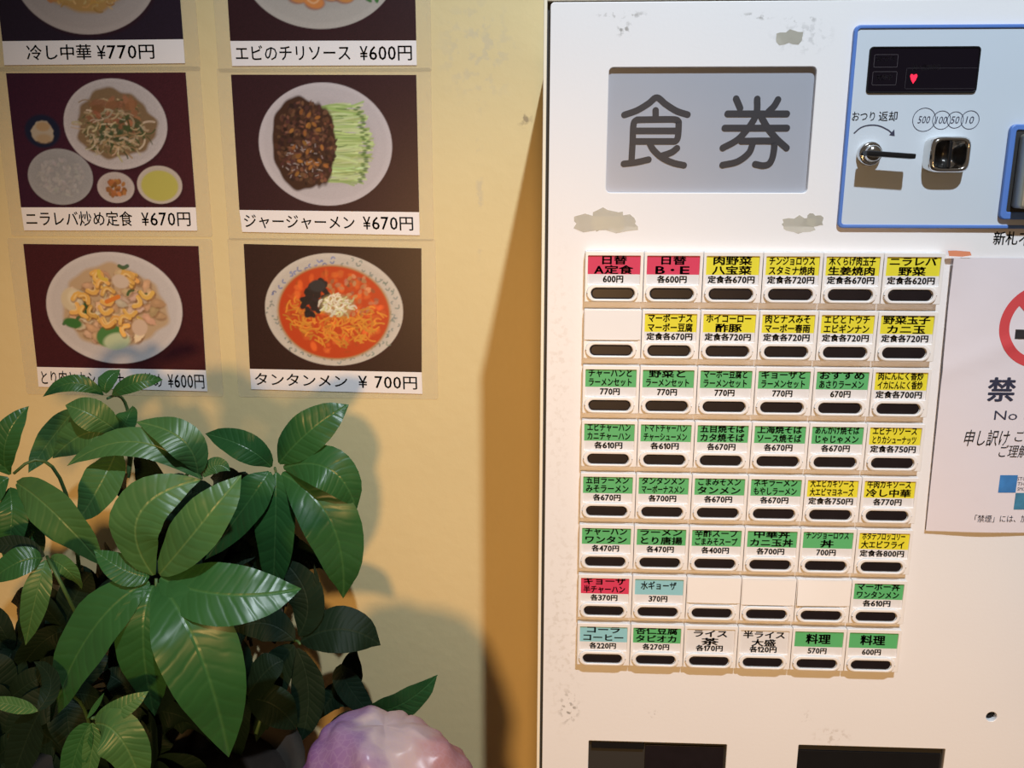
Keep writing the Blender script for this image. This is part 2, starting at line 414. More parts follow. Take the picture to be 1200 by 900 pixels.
# ---- button units
U, V, UH = 0.033, 0.03262, 0.0285
ROWS = [
 [('R', '日替', 'A定食', '600円'), ('R', '日替', 'B・E', '各600円'), ('Y', '肉野菜', '八宝菜', '定食各670円'), ('Y', 'チンジョロウス', 'スタミナ焼肉', '定食各720円'), ('Y', '木くらげ肉玉子', '生姜焼肉', '定食各670円'), ('Y', 'ニラレバ', '野菜', '定食各620円')],
 [None, ('Y', 'マーボーナス', 'マーボー豆腐', '定食各670円'), ('Y', 'ホイコーロー', '酢豚', '定食各720円'), ('Y', '肉とナスみそ', 'マーボー春雨', '定食各720円'), ('Y', 'エビとトウチ', 'エビギンナン', '定食各720円'), ('Y', '野菜玉子', 'カニ玉', '定食各720円')],
 [('G', 'チャーハンと', 'ラーメンセット', '770円'), ('G', '野菜と', 'ラーメンセット', '770円'), ('G', 'マーボー豆腐と', 'ラーメンセット', '770円'), ('G', 'ギョーザと', 'ラーメンセット', '770円'), ('G', 'おすすめ', 'あさりラーメン', '670円'), ('Y', '肉にんにく香炒', 'イカにんにく香炒', '定食各700円')],
 [('G', 'エビチャーハン', 'カニチャーハン', '各610円'), ('G', 'トマトチャーハン', 'チャーシューメン', '各610円'), ('G', '五目焼そば', 'カタ焼そば', '各670円'), ('G', '上海焼そば', 'ソース焼そば', '各670円'), ('G', 'あんかけ焼そば', 'じゃじゃメン', '各670円'), ('Y', 'エビチリソース', 'とりカシューナッツ', '定食各750円')],
 [('G', '五目ラーメン', 'みそラーメン', '各670円'), ('G', 'タンタンメン', 'マーボーナスメン', '各700円'), ('G', 'ごまみそメン', 'タンメン', '各670円'), ('G', 'ネギラーメン', 'もやしラーメン', '各670円'), ('Y', '大エビカキソース', '大エビマヨネーズ', '定食各750円'), ('Y', '牛肉カキソース', '冷し中華', '各770円')],
 [('G', 'チャーハン', 'ワンタン', '各470円'), ('G', 'ラーメン', 'とり唐揚', '各470円'), ('G', '辛酢スープ', 'ごまみそスープ', '各400円'), ('G', '中華丼', 'カニ玉丼', '各700円'), ('G', 'チンジョーロウス', '丼', '700円'), ('Y', 'ホタテブロッコリー', '大エビフライ', '定食各800円')],
 [('R', 'ギョーザ', '半チャーハン', '各370円'), ('C', '水ギョーザ', '', '370円'), None, None, None, ('G', 'マーボー丼', 'ワンタンメン', '各610円')],
 [('C', 'コーラ', 'コーヒー', '各220円'), ('G', '杏仁豆腐', 'タピオカ', '各270円'), ('W', 'ライス', '茶', '各170円'), ('W', '半ライス', '大盛', '各120円'), ('G', '料理', '', '570円'), ('G', '料理', '', '600円')]]
g = 0.00016
def stad(x0, z0, x1, z1, n=8): return rrect(x0, z0, x1, z1, abs(z1-z0)/2-1e-6, n)
D = 0.0048      # how far a unit stands proud of the door
house_me = joinm([plate([rrect(g, -UH, U-g, 0, 0.0006, 3), rrect(0.0017, -0.0184, U-0.0020, -0.0024, 0.0003, 2), stad(0.0038, -0.0265, 0.0280, -0.0204)], -D, 0.0, 0.0003, 2),
                  plate([stad(0.0012, -0.0281, 0.0304, -0.0183), stad(0.0036, -0.0266, 0.0282, -0.0203)], -D-0.0014, -D+0.0004, 0.00055, 3)])
house_me.materials.append(M_housing)
lens_me = plate([stad(0.0039, -0.0264, 0.0279, -0.0205)], -D-0.0006, -0.0005, 0.0006, 3); lens_me.materials.append(M_lens)
card_me = {}
for k, m_ in CARD.items():
    me = mesh([(0.001, -D+.0008, -0.019), (U-.001, -D+.0008, -0.019), (0.001, -D+.0008, -0.0128), (U-.001, -D+.0008, -0.0128), (0.001, -D+.0008, -0.0005), (U-.001, -D+.0008, -0.0005)]
              + [(0.001, -D+.0012, -0.019), (U-.001, -D+.0012, -0.019), (0.001, -D+.0012, -0.0005), (U-.001, -D+.0012, -0.0005)],
              [(0, 1, 3, 2), (2, 3, 5, 4), (7, 6, 8, 9), (6, 7, 1, 0), (8, 4, 5, 9), (6, 0, 2, 4, 8), (7, 9, 5, 3, 1)], midx=[0, 1, 0, 0, 1, 1, 1])
    me.materials.append(M_cardw); me.materials.append(m_); card_me[k] = me
cname = {'R': 'crimson', 'Y': 'yellow', 'G': 'green', 'C': 'pale blue', 'W': 'plain white'}
rnd = random.Random(8)
def clip_top(me, zmax):
    bm = bmesh.new(); bm.from_mesh(me)
    bmesh.ops.bisect_plane(bm, geom=bm.verts[:]+bm.edges[:]+bm.faces[:], plane_co=(0, 0, zmax), plane_no=(0, 0, 1), clear_outer=True)
    bm.to_mesh(me); bm.free(); return me
for j, row in enumerate(ROWS):
    for i, it in enumerate(row):
        ub = bpy.data.objects.new('button_unit', house_me); COL.objects.link(ub)
        ub.parent = mach; ub.location = Vector((i*U, 0, -j*V)) - mach.location
        lo = bpy.data.objects.new('button_lens', lens_me); COL.objects.link(lo); lo.parent = ub
        if it is None:
            # white paper stuck over the card window
            n = 6; vs = []; fs = []; dz = rnd.uniform(-.0004, .0004); lift = 0.0012 if (j, i) == (6, 4) else 0.0002
            for b in range(n+1):
                for a in range(n+1):
                    u_, v_ = a/n, b/n
                    x = 0.0006 + u_*(U-0.0010); z = -0.0172 + dz + v_*0.0166
                    vs.append((x, -D-0.00035-lift*(1-v_)*(1.0-u_)**2 - 0.00018*math.sin(u_*3.1), z))
            m1 = (n+1)**2
            vs += [(x, y+0.00015, z) for x, y, z in vs]
            for b in range(n):
                for a in range(n):
                    q = b*(n+1)+a; fs.append((q, q+1, q+n+2, q+n+1)); fs.append((m1+q, m1+q+n+1, m1+q+n+2, m1+q+1))
            o = link('paper_cover', mesh(vs, fs, True), M_paper); o.parent = ub
            ub['label'] = 'button unit with its menu card covered by blank white paper'
            co = bpy.data.objects.new('menu_card', card_me['W']); COL.objects.link(co); co.parent = ub
            continue
        k, l1, l2, pr = it
        co = bpy.data.objects.new('menu_card', card_me[k]); COL.objects.link(co); co.parent = ub
        ub['label'] = 'button unit with a %s menu card' % cname[k]
        ms = []; yt = -D+0.00072; cx = 0.0161
        def line(s, zc, h, wmax, bold, cxx=cx):
            v, f, asp = text_xy(s, bold)
            w = min(.0069*len(s), wmax)
            if s in ('B・E', '丼', '茶'): w = {'B・E': .018, '丼': .0068, '茶': .009}[s]
            return text_box(s, cxx-w/2, cxx+w/2, zc-h/2, zc+h/2, yt, bold)
        if l2:
            up = 0.0049 if j < 2 else 0.0045
            if j == 7 and k == 'W': up = 0.0056
            ms.append(line(l1, -up, 0.0046, 0.0250, 0.042)); ms.append(line(l2, -up-0.0054, 0.0045, 0.0250, 0.042))
        else:
            if l1 == '料理': ms.append(line(l1, -0.0076, 0.0062, 0.020, 0.045))
            else: ms.append(line(l1, -0.0068, 0.0050, 0.021, 0.034))
        wp = {4: .0110, 5: .0160, 7: .0255}.get(len(pr), .02)
        ms.append(text_box(pr, cx-wp/2, cx+wp/2, -0.0174, -0.0136, yt, 0.05))
        me = joinm(ms); clip_top(me, -0.0006)
        o = link('card_lettering', me, M_ink); o.parent = ub

# ---- coin panel
pz1 = ax(1000, 30)[1]; pz0 = ax(980, 267)[1]; px0 = ax(990, 150)[0]; PX1 = 0.372
pan = part('coin_panel', joinm([plate([rrect(px0+.001, pz0+.001, PX1-.001, pz1-.001, 0.0022)], -0.0016, 0.0, 0.0003)]), M_panel)
def psub(name, me, m, label=None):
    o = link(name, me, m); child(o, pan)
    if label: o['label'] = label
    return o
psub('panel_border', plate([rrect(px0, pz0, PX1, pz1, 0.003), rrect(px0+.0019, pz0+.0019, PX1-.0019, pz1-.0019, 0.0018)], -0.0024, 0.0, 0.0005, 2), M_blue)
PY = -0.0016
a = ax(1019, 56, PY); b_ = ax(1145, 108, PY); dx0 = ax(1018, 80, PY)[0]; dx1 = ax(1145.5, 80, PY)[0]
psub('display_window', plate([rrect(dx0, b_[1], dx1, a[1], 0.0016)], PY-0.0005, PY+.0002, 0.0002), M_glass)
psub('display_bezel', plate([rrect(dx0-.0005, b_[1]-.0005, dx1+.0005, a[1]+.0005, 0.002), rrect(dx0+.0003, b_[1]+.0003, dx1-.0003, a[1]-.0003, 0.0014)], PY-0.0009, PY+.0002, 0.0002), M_black)
def pframe(x0, y0, x1, y1, w, y):
    p = ax(x0, y0, PY); q = ax(x1, y1, PY); return plate([rrect(p[0], q[1], q[0], p[1], 0.0006, 3), rrect(p[0]+w, q[1]+w, q[0]-w, p[1]-w, 0.0004, 3)], y-0.00003, y)
dy = PY-0.00055
def ptext(s, x0, y0, x1, y1, y, bold=0.0):
    p = ax(x0, y0, y); q = ax(x1, y1, y); return text_box(s, p[0], q[0], q[1], p[1], y, bold)
psub('display_print', joinm([pframe(1024.5, 64, 1051, 79, 0.00018, dy), pframe(1022.5, 84, 1049.5, 100, 0.00018, dy), pframe(1062, 80, 1144, 104, 0.0001, dy),
      ptext('おつり', 1027, 66, 1049, 72, dy, 0.01), ptext('発売中', 1028, 88, 1045, 94, dy, 0.01), ptext('投入金額表示', 1070, 76, 1102, 82, dy, 0.01)]), M_faint)
hx, hz = ax(1070, 92, PY)
hp = [(hx, hz-.0027), (hx+.0012, hz-.0008), (hx+.0019, hz+.0012), (hx+.0013, hz+.0022), (hx+.0004, hz+.0019), (hx, hz+.0014), (hx-.0005, hz+.0019), (hx-.0014, hz+.0022), (hx-.0019, hz+.0012), (hx-.0012, hz-.0008)]
psub('display_light', plate([hp], dy-0.0002, dy), M_led, 'glowing red display figure')
py_ = PY-0.0001
psub('return_lettering', joinm([ptext('おつり', 999, 131, 1026, 142, py_, 0.012), ptext('返却', 1031, 131, 1051, 142, py_, 0.012)]), M_navyink)
arc = smooth2([ax(*p, py_) for p in ((1001, 156), (1009, 149.5), (1019, 146.8), (1030, 147.5), (1040, 152), (1044.5, 155.5))])
ah = plate([[ax(1042, 158.5, py_), ax(1048, 151.5, py_), ax(1048.5, 159.5, py_)]], py_-.00003, py_+.00005)
psub('turn_arrow', joinm([strokes([arc], 0.0007, py_), ah]), M_navyink)
cm = []
for (cx, cy, r, s, w) in ((1083, 140.3, 13, '500', 13), (1103.5, 140.8, 10.3, '100', 12), (1119.5, 140.6, 9.2, '50', 9), (1136.8, 140.6, 10.3, '10', 8.5)):
    x, z = ax(cx, cy, py_); rr = r*0.475e-3
    cm.append(plate([circ(x, z, rr, 36), circ(x, z, rr-.00033, 36)], py_-.00003, py_+.00005))
    wh = w*0.475e-3/2; sk = 0.0006
    cm.append(text_quad(s, (x-wh-sk/2, py_, z-.0019), (x+wh-sk/2, py_, z-.0019), (x-wh+sk/2, py_, z+.0019), 0.0, (0, -.00004, 0)))
psub('coin_lettering', joinm(cm), M_navyink)
# return lever
kx, kz = ax(1021, 180, PY-.004)
def lathe_y(cx, cz, prof, n=32):
    vs, fs = [], []
    for (r, y) in prof:
        for k in range(n): a = 2*math.pi*k/n; vs.append((cx+r*math.cos(a), y, cz+r*math.sin(a)))
    for i in range(len(prof)-1):
        for k in range(n): fs.append((i*n+k, i*n+(k+1) % n, (i+1)*n+(k+1) % n, (i+1)*n+k))
    fs.append(tuple((len(prof)-1)*n+k for k in range(n)))
    return mesh(vs, fs, True)
knob = part('return_lever', lathe_y(kx, kz, [(0.0064, PY), (0.0064, -.0042), (0.0060, -.0055), (0.0048, -.0060), (0.0044, -.0052), (0.0043, -.0090), (0.0036, -.0102), (0.001, -.0104)]), M_chrome, 'round chrome change return lever')
lv = box(-0.0060, 0.0195, -0.0165, -0.0095, -0.0013, 0.0013, 0.0006)
lv.transform(Matrix.Translation((kx, 0, kz-.0004)) @ Matrix.Rotation(math.radians(4), 4, 'Y'))
o = link('lever_blade', lv, M_black); child(o, knob)
# coin slot
c0 = ax(1087, 160, -.005); c1 = ax(1131, 203, -.005)
cx, cz = (c0[0]+c1[0])/2, (c0[1]+c1[1])/2; hw, hh = (c1[0]-c0[0])/2, (c0[1]-c1[1])/2
vs, fs = [], []; n = 40
prof = [(1.0, PY), (1.0, -.0070), (0.97, -.0092), (0.88, -.0106), (0.80, -.0108), (0.74, -.0100), (0.62, -.0066), (0.45, -.0040), (0.2, -.003), (0.0, -.0028)]
for r, y in prof:
    for k in range(n):
        a = 2*math.pi*k/n; e = 5.0 if r > .7 else 3.0
        c_, s_ = math.cos(a), math.sin(a); q = (abs(c_)**e+abs(s_)**e)**(-1/e)
        vs.append((cx+c_*q*r*hw, y, cz+s_*q*r*hh))
for i in range(len(prof)-1):
    for k in range(n): fs.append((i*n+k, i*n+(k+1) % n, (i+1)*n+(k+1) % n, (i+1)*n+k))
cs = part('coin_slot', mesh(vs, fs, True), M_chrome, 'chrome coin slot surround')
o = link('slot_opening', box(cx-.0014, cx+.0004, -.0106, -.0027, cz-.0068, cz+.0068, .0004), M_black); child(o, cs)
# bill acceptor
b0 = ax(1178, 146, PY); b1 = ax(1174, 257, PY)
bx = ax(1175.5, 200, PY)[0]
bill = part('bill_acceptor', plate([rrect(bx, b1[1], bx+.075, b0[1], 0.003), rrect(bx+.0032, b1[1]+.004, bx+.072, b0[1]-.003, 0.001)], -0.0044, PY, 0.0006, 2), M_blue, 'blue framed bill acceptor at the edge of the coin panel')
for (nm, me, m_) in (('acceptor_well', box(bx+.0030, bx+.0722, -.0035, -.0018, b1[1]+.0035, b0[1]-.0025), M_dark),
                     ('acceptor_mouth', plate([rrect(bx+.0052, b1[1]+.006, bx+.070, b0[1]-.005, 0.002), rrect(bx+.0115, b1[1]+.012, bx+.060, b0[1]-.011, 0.002)], -0.014, -.0034, 0.0012, 2), M_steel),
                     ('note_slot', box(bx+.011, bx+.061, -.0062, -.0034, b1[1]+.0115, b0[1]-.0105), M_black)):
    o = link(nm, me, m_); child(o, bill)
# words below the panel
me = joinm([ptext('新札', 1166, 272, 1191, 287, -.0001, 0.018), ptext('不可', 1196, 273, 1221, 288, -.0001, 0.018)])
part('note_lettering', me, M_ink, 'small black handwritten characters below the coin panel')

# ------------------------------------------------------------------ no smoking notice
TL, BL = ax(1116, 302, -.002), ax(1085, 622, -.002)
notex0, notez1, notez0 = TL[0], TL[1], BL[1]; sl = BL[0]-TL[0]; NW = 0.112
def ny(x, z):
    t = max(0.0, min(1.0, (z-notez0)/(notez1-notez0))); u_ = (x-notex0)/NW
    return -0.0020 - 0.0011*math.sin(u_*5+t*2.5)**2 - 0.0016*max(0, 1-u_*7)*max(0, t-.85)/.15 - 0.0006*math.exp(-((t-.6-.3*u_)/.03)**2)
nt_ = empty('no_smoking_notice', (notex0+NW/2, -0.002, notez0))
tag(nt_, 'white paper no smoking notice with red circle stuck right of the buttons', 'notice')
n = 30; vs = []; fs = []
for b in range(n+1):
    for a in range(n+1):
        z = notez0 + (notez1-notez0)*b/n; x = notex0 + NW*a/n + sl*(1-b/n)
        vs.append((x, ny(x, z), z))
m1 = len(vs); vs += [(x, y+.00018, z) for x, y, z in vs]
for b in range(n):
    for a in range(n):
        q = b*(n+1)+a; fs.append((q, q+1, q+n+2, q+n+1)); fs.append((m1+q, m1+q+n+1, m1+q+n+2, m1+q+1))
o = link('paper_sheet', mesh(vs, fs, True), M_signpaper); child(o, nt_)
def drape(me, d=0.00012):
    bm = bmesh.new(); bm.from_mesh(me)
    lng = [e for e in bm.edges if e.calc_length() > .004]
    if lng: bmesh.ops.subdivide_edges(bm, edges=lng, cuts=6, use_grid_fill=True)
    bm.to_mesh(me); bm.free()
    for v in me.vertices: v.co.y = ny(v.co.x, v.co.z) - d + (v.co.y if abs(v.co.y) < .0003 else 0)
    return me
NY = -.0022
rx, rz = ax(1223, 382, NY); R1 = 51*0.475e-3*1.0; R2 = R1-.0055
def arcpts(r, a0, a1, n=40): return [(rx+r*math.cos(math.radians(a0+(a1-a0)*k/n)), rz+r*math.sin(math.radians(a0+(a1-a0)*k/n))) for k in range(n+1)]
ringv, ringf = [], []
N_ = 72
for k in range(N_):
    a = 2*math.pi*k/N_
    for r in (R1, R2): ringv.append((rx+r*math.cos(a), 0, rz+r*math.sin(a)))
for k in range(N_): ringf.append((2*k, 2*((k+1) % N_), 2*((k+1) % N_)+1, 2*k+1))
ring = mesh(ringv, ringf)
da = math.radians(-45); dv = Vector((math.cos(da), math.sin(da))); dn = Vector((-dv.y, dv.x))*.0026; sv = []; sf = []
for k in range(13):
    p = Vector((rx, rz)) + dv*(R2+.0006)*(k/6-1); sv += [((p+dn).x, -.00005, (p+dn).y), ((p-dn).x, -.00005, (p-dn).y)]
for k in range(12): sf.append((2*k, 2*k+1, 2*k+3, 2*k+2))
o = link('prohibition_ring', drape(joinm([ring, mesh(sv, sf)])), M_red); child(o, nt_)
bw = []
p0 = ax(1190, 386, NY); p1 = ax(1190, 397, NY)
def flat(x0, x1, z0, z1, n=12):
    vs = []; fs = []
    for k in range(n+1): x = x0+(x1-x0)*k/n; vs += [(x, 0, z0), (x, 0, z1)]
    for k in range(n): fs.append((2*k, 2*k+2, 2*k+3, 2*k+1))
    return mesh(vs, fs)
o = link('cigarette_print', drape(flat(p0[0], p0[0]+.031, p1[1], p0[1])), M_ink); child(o, nt_)
def ntext(s, x0, y0, x1, y1, bold=0.0, slant=0.0):
    p = ax(x0, y0, NY); q = ax(x0, y1, NY); r = ax(x1, y1, NY)
    me = text_quad(s, (q[0], 0, q[1]), (q[0]+(r[0]-q[0]), 0, q[1]), (q[0]+slant, 0, p[1]), bold, (0, 0, 0)); return me
lt = [ntext('禁', 1158, 444, 1186, 470, 0.035), ntext('煙', 1252, 444, 1280, 470, 0.035), ntext('No Smoking', 1164, 481, 1275, 495.5, 0.0),
      ntext('「禁煙」には、加熱式たばこも含みます', 1136, 603, 1290, 611, 0.004)]
o = link('printed_lettering', drape(lt[0]), M_navyink); child(o, nt_)
for me in lt[1:]: o = link('printed_lettering', drape(me), M_navyink); child(o, nt_)
ht = [ntext('申し訳け', 1127, 504, 1180, 522, 0.008, 0.0012), ntext('ございません', 1187, 505, 1270, 518, 0.008, .001), ntext('ご理解下さい', 1168, 522, 1240, 536, 0.008, .001)]
o = link('handwriting', drape(joinm(ht)), M_ink); child(o, nt_)
def psq(x0, y0, x1, y1):
    p = ax(x0, y0, NY); q = ax(x0, y1, NY); r = ax(x1, y1, NY); return flat(q[0], r[0], q[1], p[1], 3)
o = link('blue_emblem', drape(psq(1169, 556.5, 1190, 577)), M_logo_a); child(o, nt_)
o = link('teal_emblem', drape(joinm([psq(1187.5, 577.5, 1208, 597), psq(1208, 557, 1228, 577)])), M_logo_b); child(o, nt_)
o = link('emblem_lettering', drape(joinm([ntext('STOP', 1192, 559, 1206, 563), ntext('THE', 1192, 565, 1204, 569), ntext('SMOKE', 1192, 571, 1207, 575)])), M_navyink); child(o, nt_)
t0 = ax(1108, 293, -.001); t1 = ax(1135, 301, -.001)
tp = plate([[(t0[0], t0[1]-.0002), (t0[0]+.004, t0[1]), (t1[0]-.001, t0[1]-.0006), (t1[0], t1[1]+.001), (t1[0]-.005, t1[1]+.0003), (t0[0]+.001, t1[1]+.0006)]], -.0042, -.0040)
tag(link('adhesive_tape', tp, M_tape), 'torn orange strip of tape at the top corner of the no smoking notice', 'tape')

# ------------------------------------------------------------------ menu posters (painted with numpy into vertex colours)
GW, GH = 216, 158
yy, xx = np.mgrid[0:GH, 0:GW].astype(float); uu = xx/(GW-1); vv = yy/(GH-1)
S = 200.0  # canvas units: u*200, v*146
cxg = uu*200; cyg = vv*146
class Paint:
    def __init__(s, col, seed):
        s.r = np.random.default_rng(seed); s.a = np.ones((GH, GW, 3))*np.array(col)
        s.a *= (1 + 0.10*s.r.standard_normal((GH, GW, 1)))
    def put(s, mask, col): s.a = s.a*(1-mask[..., None]) + np.array(col)*mask[..., None]
    def ell(s, cx, cy, rx, ry, col, rot=0, soft=1.0, op=1.0, wob=0.0):
        c, q = math.cos(rot), math.sin(rot); dx, dy = cxg-cx, cyg-cy
        a = (dx*c+dy*q)/rx; b = (-dx*q+dy*c)/ry
        d = np.sqrt(a*a+b*b)
        if wob:
            th = np.arctan2(b, a); d = d*(1+wob*np.sin(th*3+cx)+wob*0.6*np.sin(th*7+cy)+wob*.4*np.sin(th*13))
        s.put(op*np.clip((1-d)*min(rx, ry)/soft+0.5, 0, 1), col)
    def seg(s, x0, y0, x1, y1, w, col, op=1.0, bend=0.0):
        ctrl = ((x0+x1)/2-(y1-y0)*bend*2, (y0+y1)/2+(x1-x0)*bend*2)
        d = np.full((GH, GW), 1e9)
        P = [tuple(A_*(1-t)**2+B_*2*t*(1-t)+C_*t*t for A_, B_, C_ in zip((x0, y0), ctrl, (x1, y1))) for t in (0, .25, .5, .75, 1)] if bend else [(x0, y0), (x1, y1)]
        for (ax_, ay), (bx_, by) in zip(P, P[1:]):
            vx, vy = bx_-ax_, by-ay; L2 = vx*vx+vy*vy+1e-6
            t = np.clip(((cxg-ax_)*vx+(cyg-ay)*vy)/L2, 0, 1)
            d = np.minimum(d, np.hypot(cxg-ax_-t*vx, cyg-ay-t*vy))
        s.put(op*np.clip((w/2-d)+0.5, 0, 1), col)
    def plate(s, cx, cy, rx, ry, c=(0.60, 0.56, 0.55)):
        s.ell(cx+1.5, cy+3, rx, ry, (0.03, 0.005, 0.01), op=.6, soft=4)
        s.ell(cx, cy, rx, ry, c); s.ell(cx, cy-1, rx*.93, ry*.92, tuple(k*.93 for k in c), soft=3); s.ell(cx, cy-2, rx*.75, ry*.72, tuple(k*.86 for k in c), soft=5)
        s.a *= (1+0.02*s.r.standard_normal((GH, GW, 1)))
    def scatter(s, n, cx, cy, rx, ry, fn):
        for _ in range(n):
            r = math.sqrt(s.r.random()); t = s.r.random()*2*math.pi; fn(cx+rx*r*math.cos(t), cy+ry*r*math.sin(t), s.r)
def jit(c, r, k=.15):
    m = 1+k*r.standard_normal(); return tuple(max(0, x*m*(1+.3*k*r.standard_normal())) for x in c)
BG = (0.040, 0.008, 0.012)
def pic_cashew():
    p = Paint((0.055, 0.010, 0.014), 1); p.plate(98, 74, 79, 66)
    p.ell(98, 72, 60, 48, (0.50, 0.36, 0.22), wob=.05, soft=4)
    def chunk(x, y, r): c = jit([(0.62, .42, .26), (.66, .52, .38), (.55, .36, .2)][r.integers(3)], r); a = r.random()*3; p.ell(x+.8, y+1.2, 8, 5.5, (.22, .11, .05), a, 2, .6); p.ell(x, y, r.uniform(5, 9), r.uniform(3.5, 5.5), c, a, 1.5, 1, .1); p.ell(x-1, y-1, 3, 2, tuple(min(.8, k*1.3) for k in c), a, 2, .6)
    p.scatter(85, 98, 72, 54, 42, chunk)
    def leafy(x, y, r): p.seg(x, y, x+r.uniform(-10, 10), y+r.uniform(-3, 7), r.uniform(2, 5), jit((0.035, .11, .03), r), .9, .2)
    for (x, y) in ((56, 66), (58, 76), (60, 84), (108, 24), (112, 28), (122, 52), (128, 54), (50, 91), (46, 90), (82, 104), (86, 98), (96, 102)): leafy(x, y, p.r)
    p.ell(48, 92, 11, 6, (.05, .17, .04), .2, 2); p.ell(66, 72, 5, 15, (.03, .09, .03), -.3, 2)
    p.ell(91, 107, 17, 13, (.08, .22, .06), -.3, 2); p.ell(98, 113, 16, 10, (.52, .60, .38), -.2, 3); p.ell(50, 64, 13, 14, (.62, .53, .36), 0, 3); p.ell(52, 62, 7, 9, (.70, .62, .44), 0, 3)
    def cash(x, y, r):
        a = r.random()*6.28; w = r.uniform(4, 5.5); dx, dy = 7*math.cos(a), 6*math.sin(a)
        p.seg(x-dx+.6, y-dy+1.6, x+dx+.6, y+dy+1.6, w+1.5, (.25, .10, .02), .6, .45)
        p.seg(x-dx, y-dy, x+dx, y+dy, w, jit((.72, .43, .11), r, .1), 1, .45); p.seg(x-dx*.7-.6, y-dy*.7-.8, x+dx*.7-.6, y+dy*.7-.8, w*.35, (.85, .62, .28), .7, .45)
    p.scatter(30, 96, 66, 46, 36, cash)
    p.seg(90, 66, 104, 60, 5, (.70, .22, .04), 1); p.seg(84, 30, 92, 40, 4, (.65, .48, .08), 1, .3)
    p.ell(126, 96, 9, 10, (.64, .48, .36), .3, 2); p.ell(108, 42, 10, 8, (.62, .50, .40), .3, 2)
    return p
def pic_tantan():
    p = Paint((0.028, 0.010, 0.010), 2); p.plate(100, 74, 79, 66, (0.58, .53, .46))
    for k in range(90):
        a = k/90*6.283; rr = .90+.05*p.r.standard_normal(); x, y = 100+79*rr*math.cos(a)*.99, 74+66*rr*math.sin(a)*.98
        if abs(rr-.9) > .09: continue
        c = (.10, .15, .38) if 3.4 < a < 4.8 else (.17, .22, .20)
        p.seg(x, y, x+p.r.uniform(-5, 5), y+p.r.uniform(-4, 4), 1.5, jit(c, p.r), .8, .5)
    p.ell(100, 77, 65, 56, (.42, .24, .10), soft=3); p.ell(100, 77, 63, 54, (.52, .055, .012), soft=2)
    p.scatter(160, 100, 77, 56, 48, lambda x, y, r: p.ell(x, y, r.uniform(2, 6), r.uniform(1, 4), jit((.66, .13, .025), r, .25), r.random()*3, 2, .55))
    p.scatter(70, 118, 58, 32, 26, lambda x, y, r: p.ell(x, y, 3, 2, jit((.50, .22, .10), r, .3), r.random()*3, 1, .7))
    def noodle(x, y, r): a = r.uniform(-.9, 2.2); L = r.uniform(6, 13); p.seg(x, y, x+L*math.cos(a), y+L*math.sin(a)*.8, 1.8, jit((.66, .25, .03), r, .15), .85, r.uniform(-.3, .3))
    p.scatter(120, 100, 95, 42, 19, noodle); p.scatter(35, 56, 76, 16, 18, noodle); p.scatter(26, 136, 82, 16, 14, noodle)
    p.scatter(60, 79, 60, 13, 21, lambda x, y, r: p.ell(x-(y-60)*.35, y, r.uniform(3, 5), 3, jit((.018, .012, .016), r), r.random()*3, 1.2))
    p.ell(82, 46, 9, 7, (.03, .03, .035), 0, 2)
    p.ell(104, 68, 20, 13, (.40, .30, .14), 0, 4, .7)
    p.scatter(75, 103, 67, 18, 12, lambda x, y, r: p.seg(x, y, x+r.uniform(-8, 8), y+r.uniform(-3, 6), 1.7, jit([(.74, .70, .52), (.6, .62, .3), (.8, .76, .62)][r.integers(3)], r, .1), .9, r.uniform(-.4, .4)))
    return p
def pic_jajang():
    p = Paint((0.030, 0.008, 0.014), 3); p.plate(99, 74, 73, 66, (.52, .48, .50))
    for k in range(150):
        y = p.r.uniform(33, 114); xw = 47-abs(y-72)*.24
        c = jit([(.30, .42, .14), (.46, .58, .25), (.52, .62, .32), (.40, .52, .2)][p.r.integers(4)], p.r, .12)
        x0 = 101+p.r.uniform(0, 10); p.seg(x0-8, y, 101+xw*p.r.uniform(.7, 1.12), y+p.r.uniform(-6, 6), 2.0, c, .9, p.r.uniform(-.08, .08))
        if k % 3 == 0: p.seg(x0+3, y, x0+p.r.uniform(10, 34), y+p.r.uniform(-3, 3), .9, (.10, .17, .05), .75)
    for k in range(34): y = 34+k*2.4; p.ell(146-abs(y-72)*.22+p.r.uniform(-5, 3), y, 2.6, 1.2, (.06, .14, .03), 0, 1, .8)
    p.ell(74, 73, 34, 50, (.045, .018, .012), wob=.03, soft=2); p.ell(94, 73, 16, 44, (.045, .018, .012), wob=.05, soft=2)
    p.scatter(420, 78, 73, 33, 46, lambda x, y, r: p.ell(x, y, r.uniform(1.5, 3.5), r.uniform(1, 2.5), jit([(.10, .04, .025), (.025, .01, .01), (.16, .07, .04), (.06, .02, .02)][r.integers(4)], r, .25), r.random()*3, 1, .9))
    p.scatter(26, 80, 75, 24, 38, lambda x, y, r: p.ell(x, y, 3.2, 1.8, jit((.30, .12, .03), r, .2), r.random()*3, 1, .9))
    p.scatter(34, 74, 92, 24, 24, lambda x, y, r: p.seg(x, y, x+r.uniform(-4, 4), y+r.uniform(-3, 3), 1, (.40, .34, .33), .7))
    return p
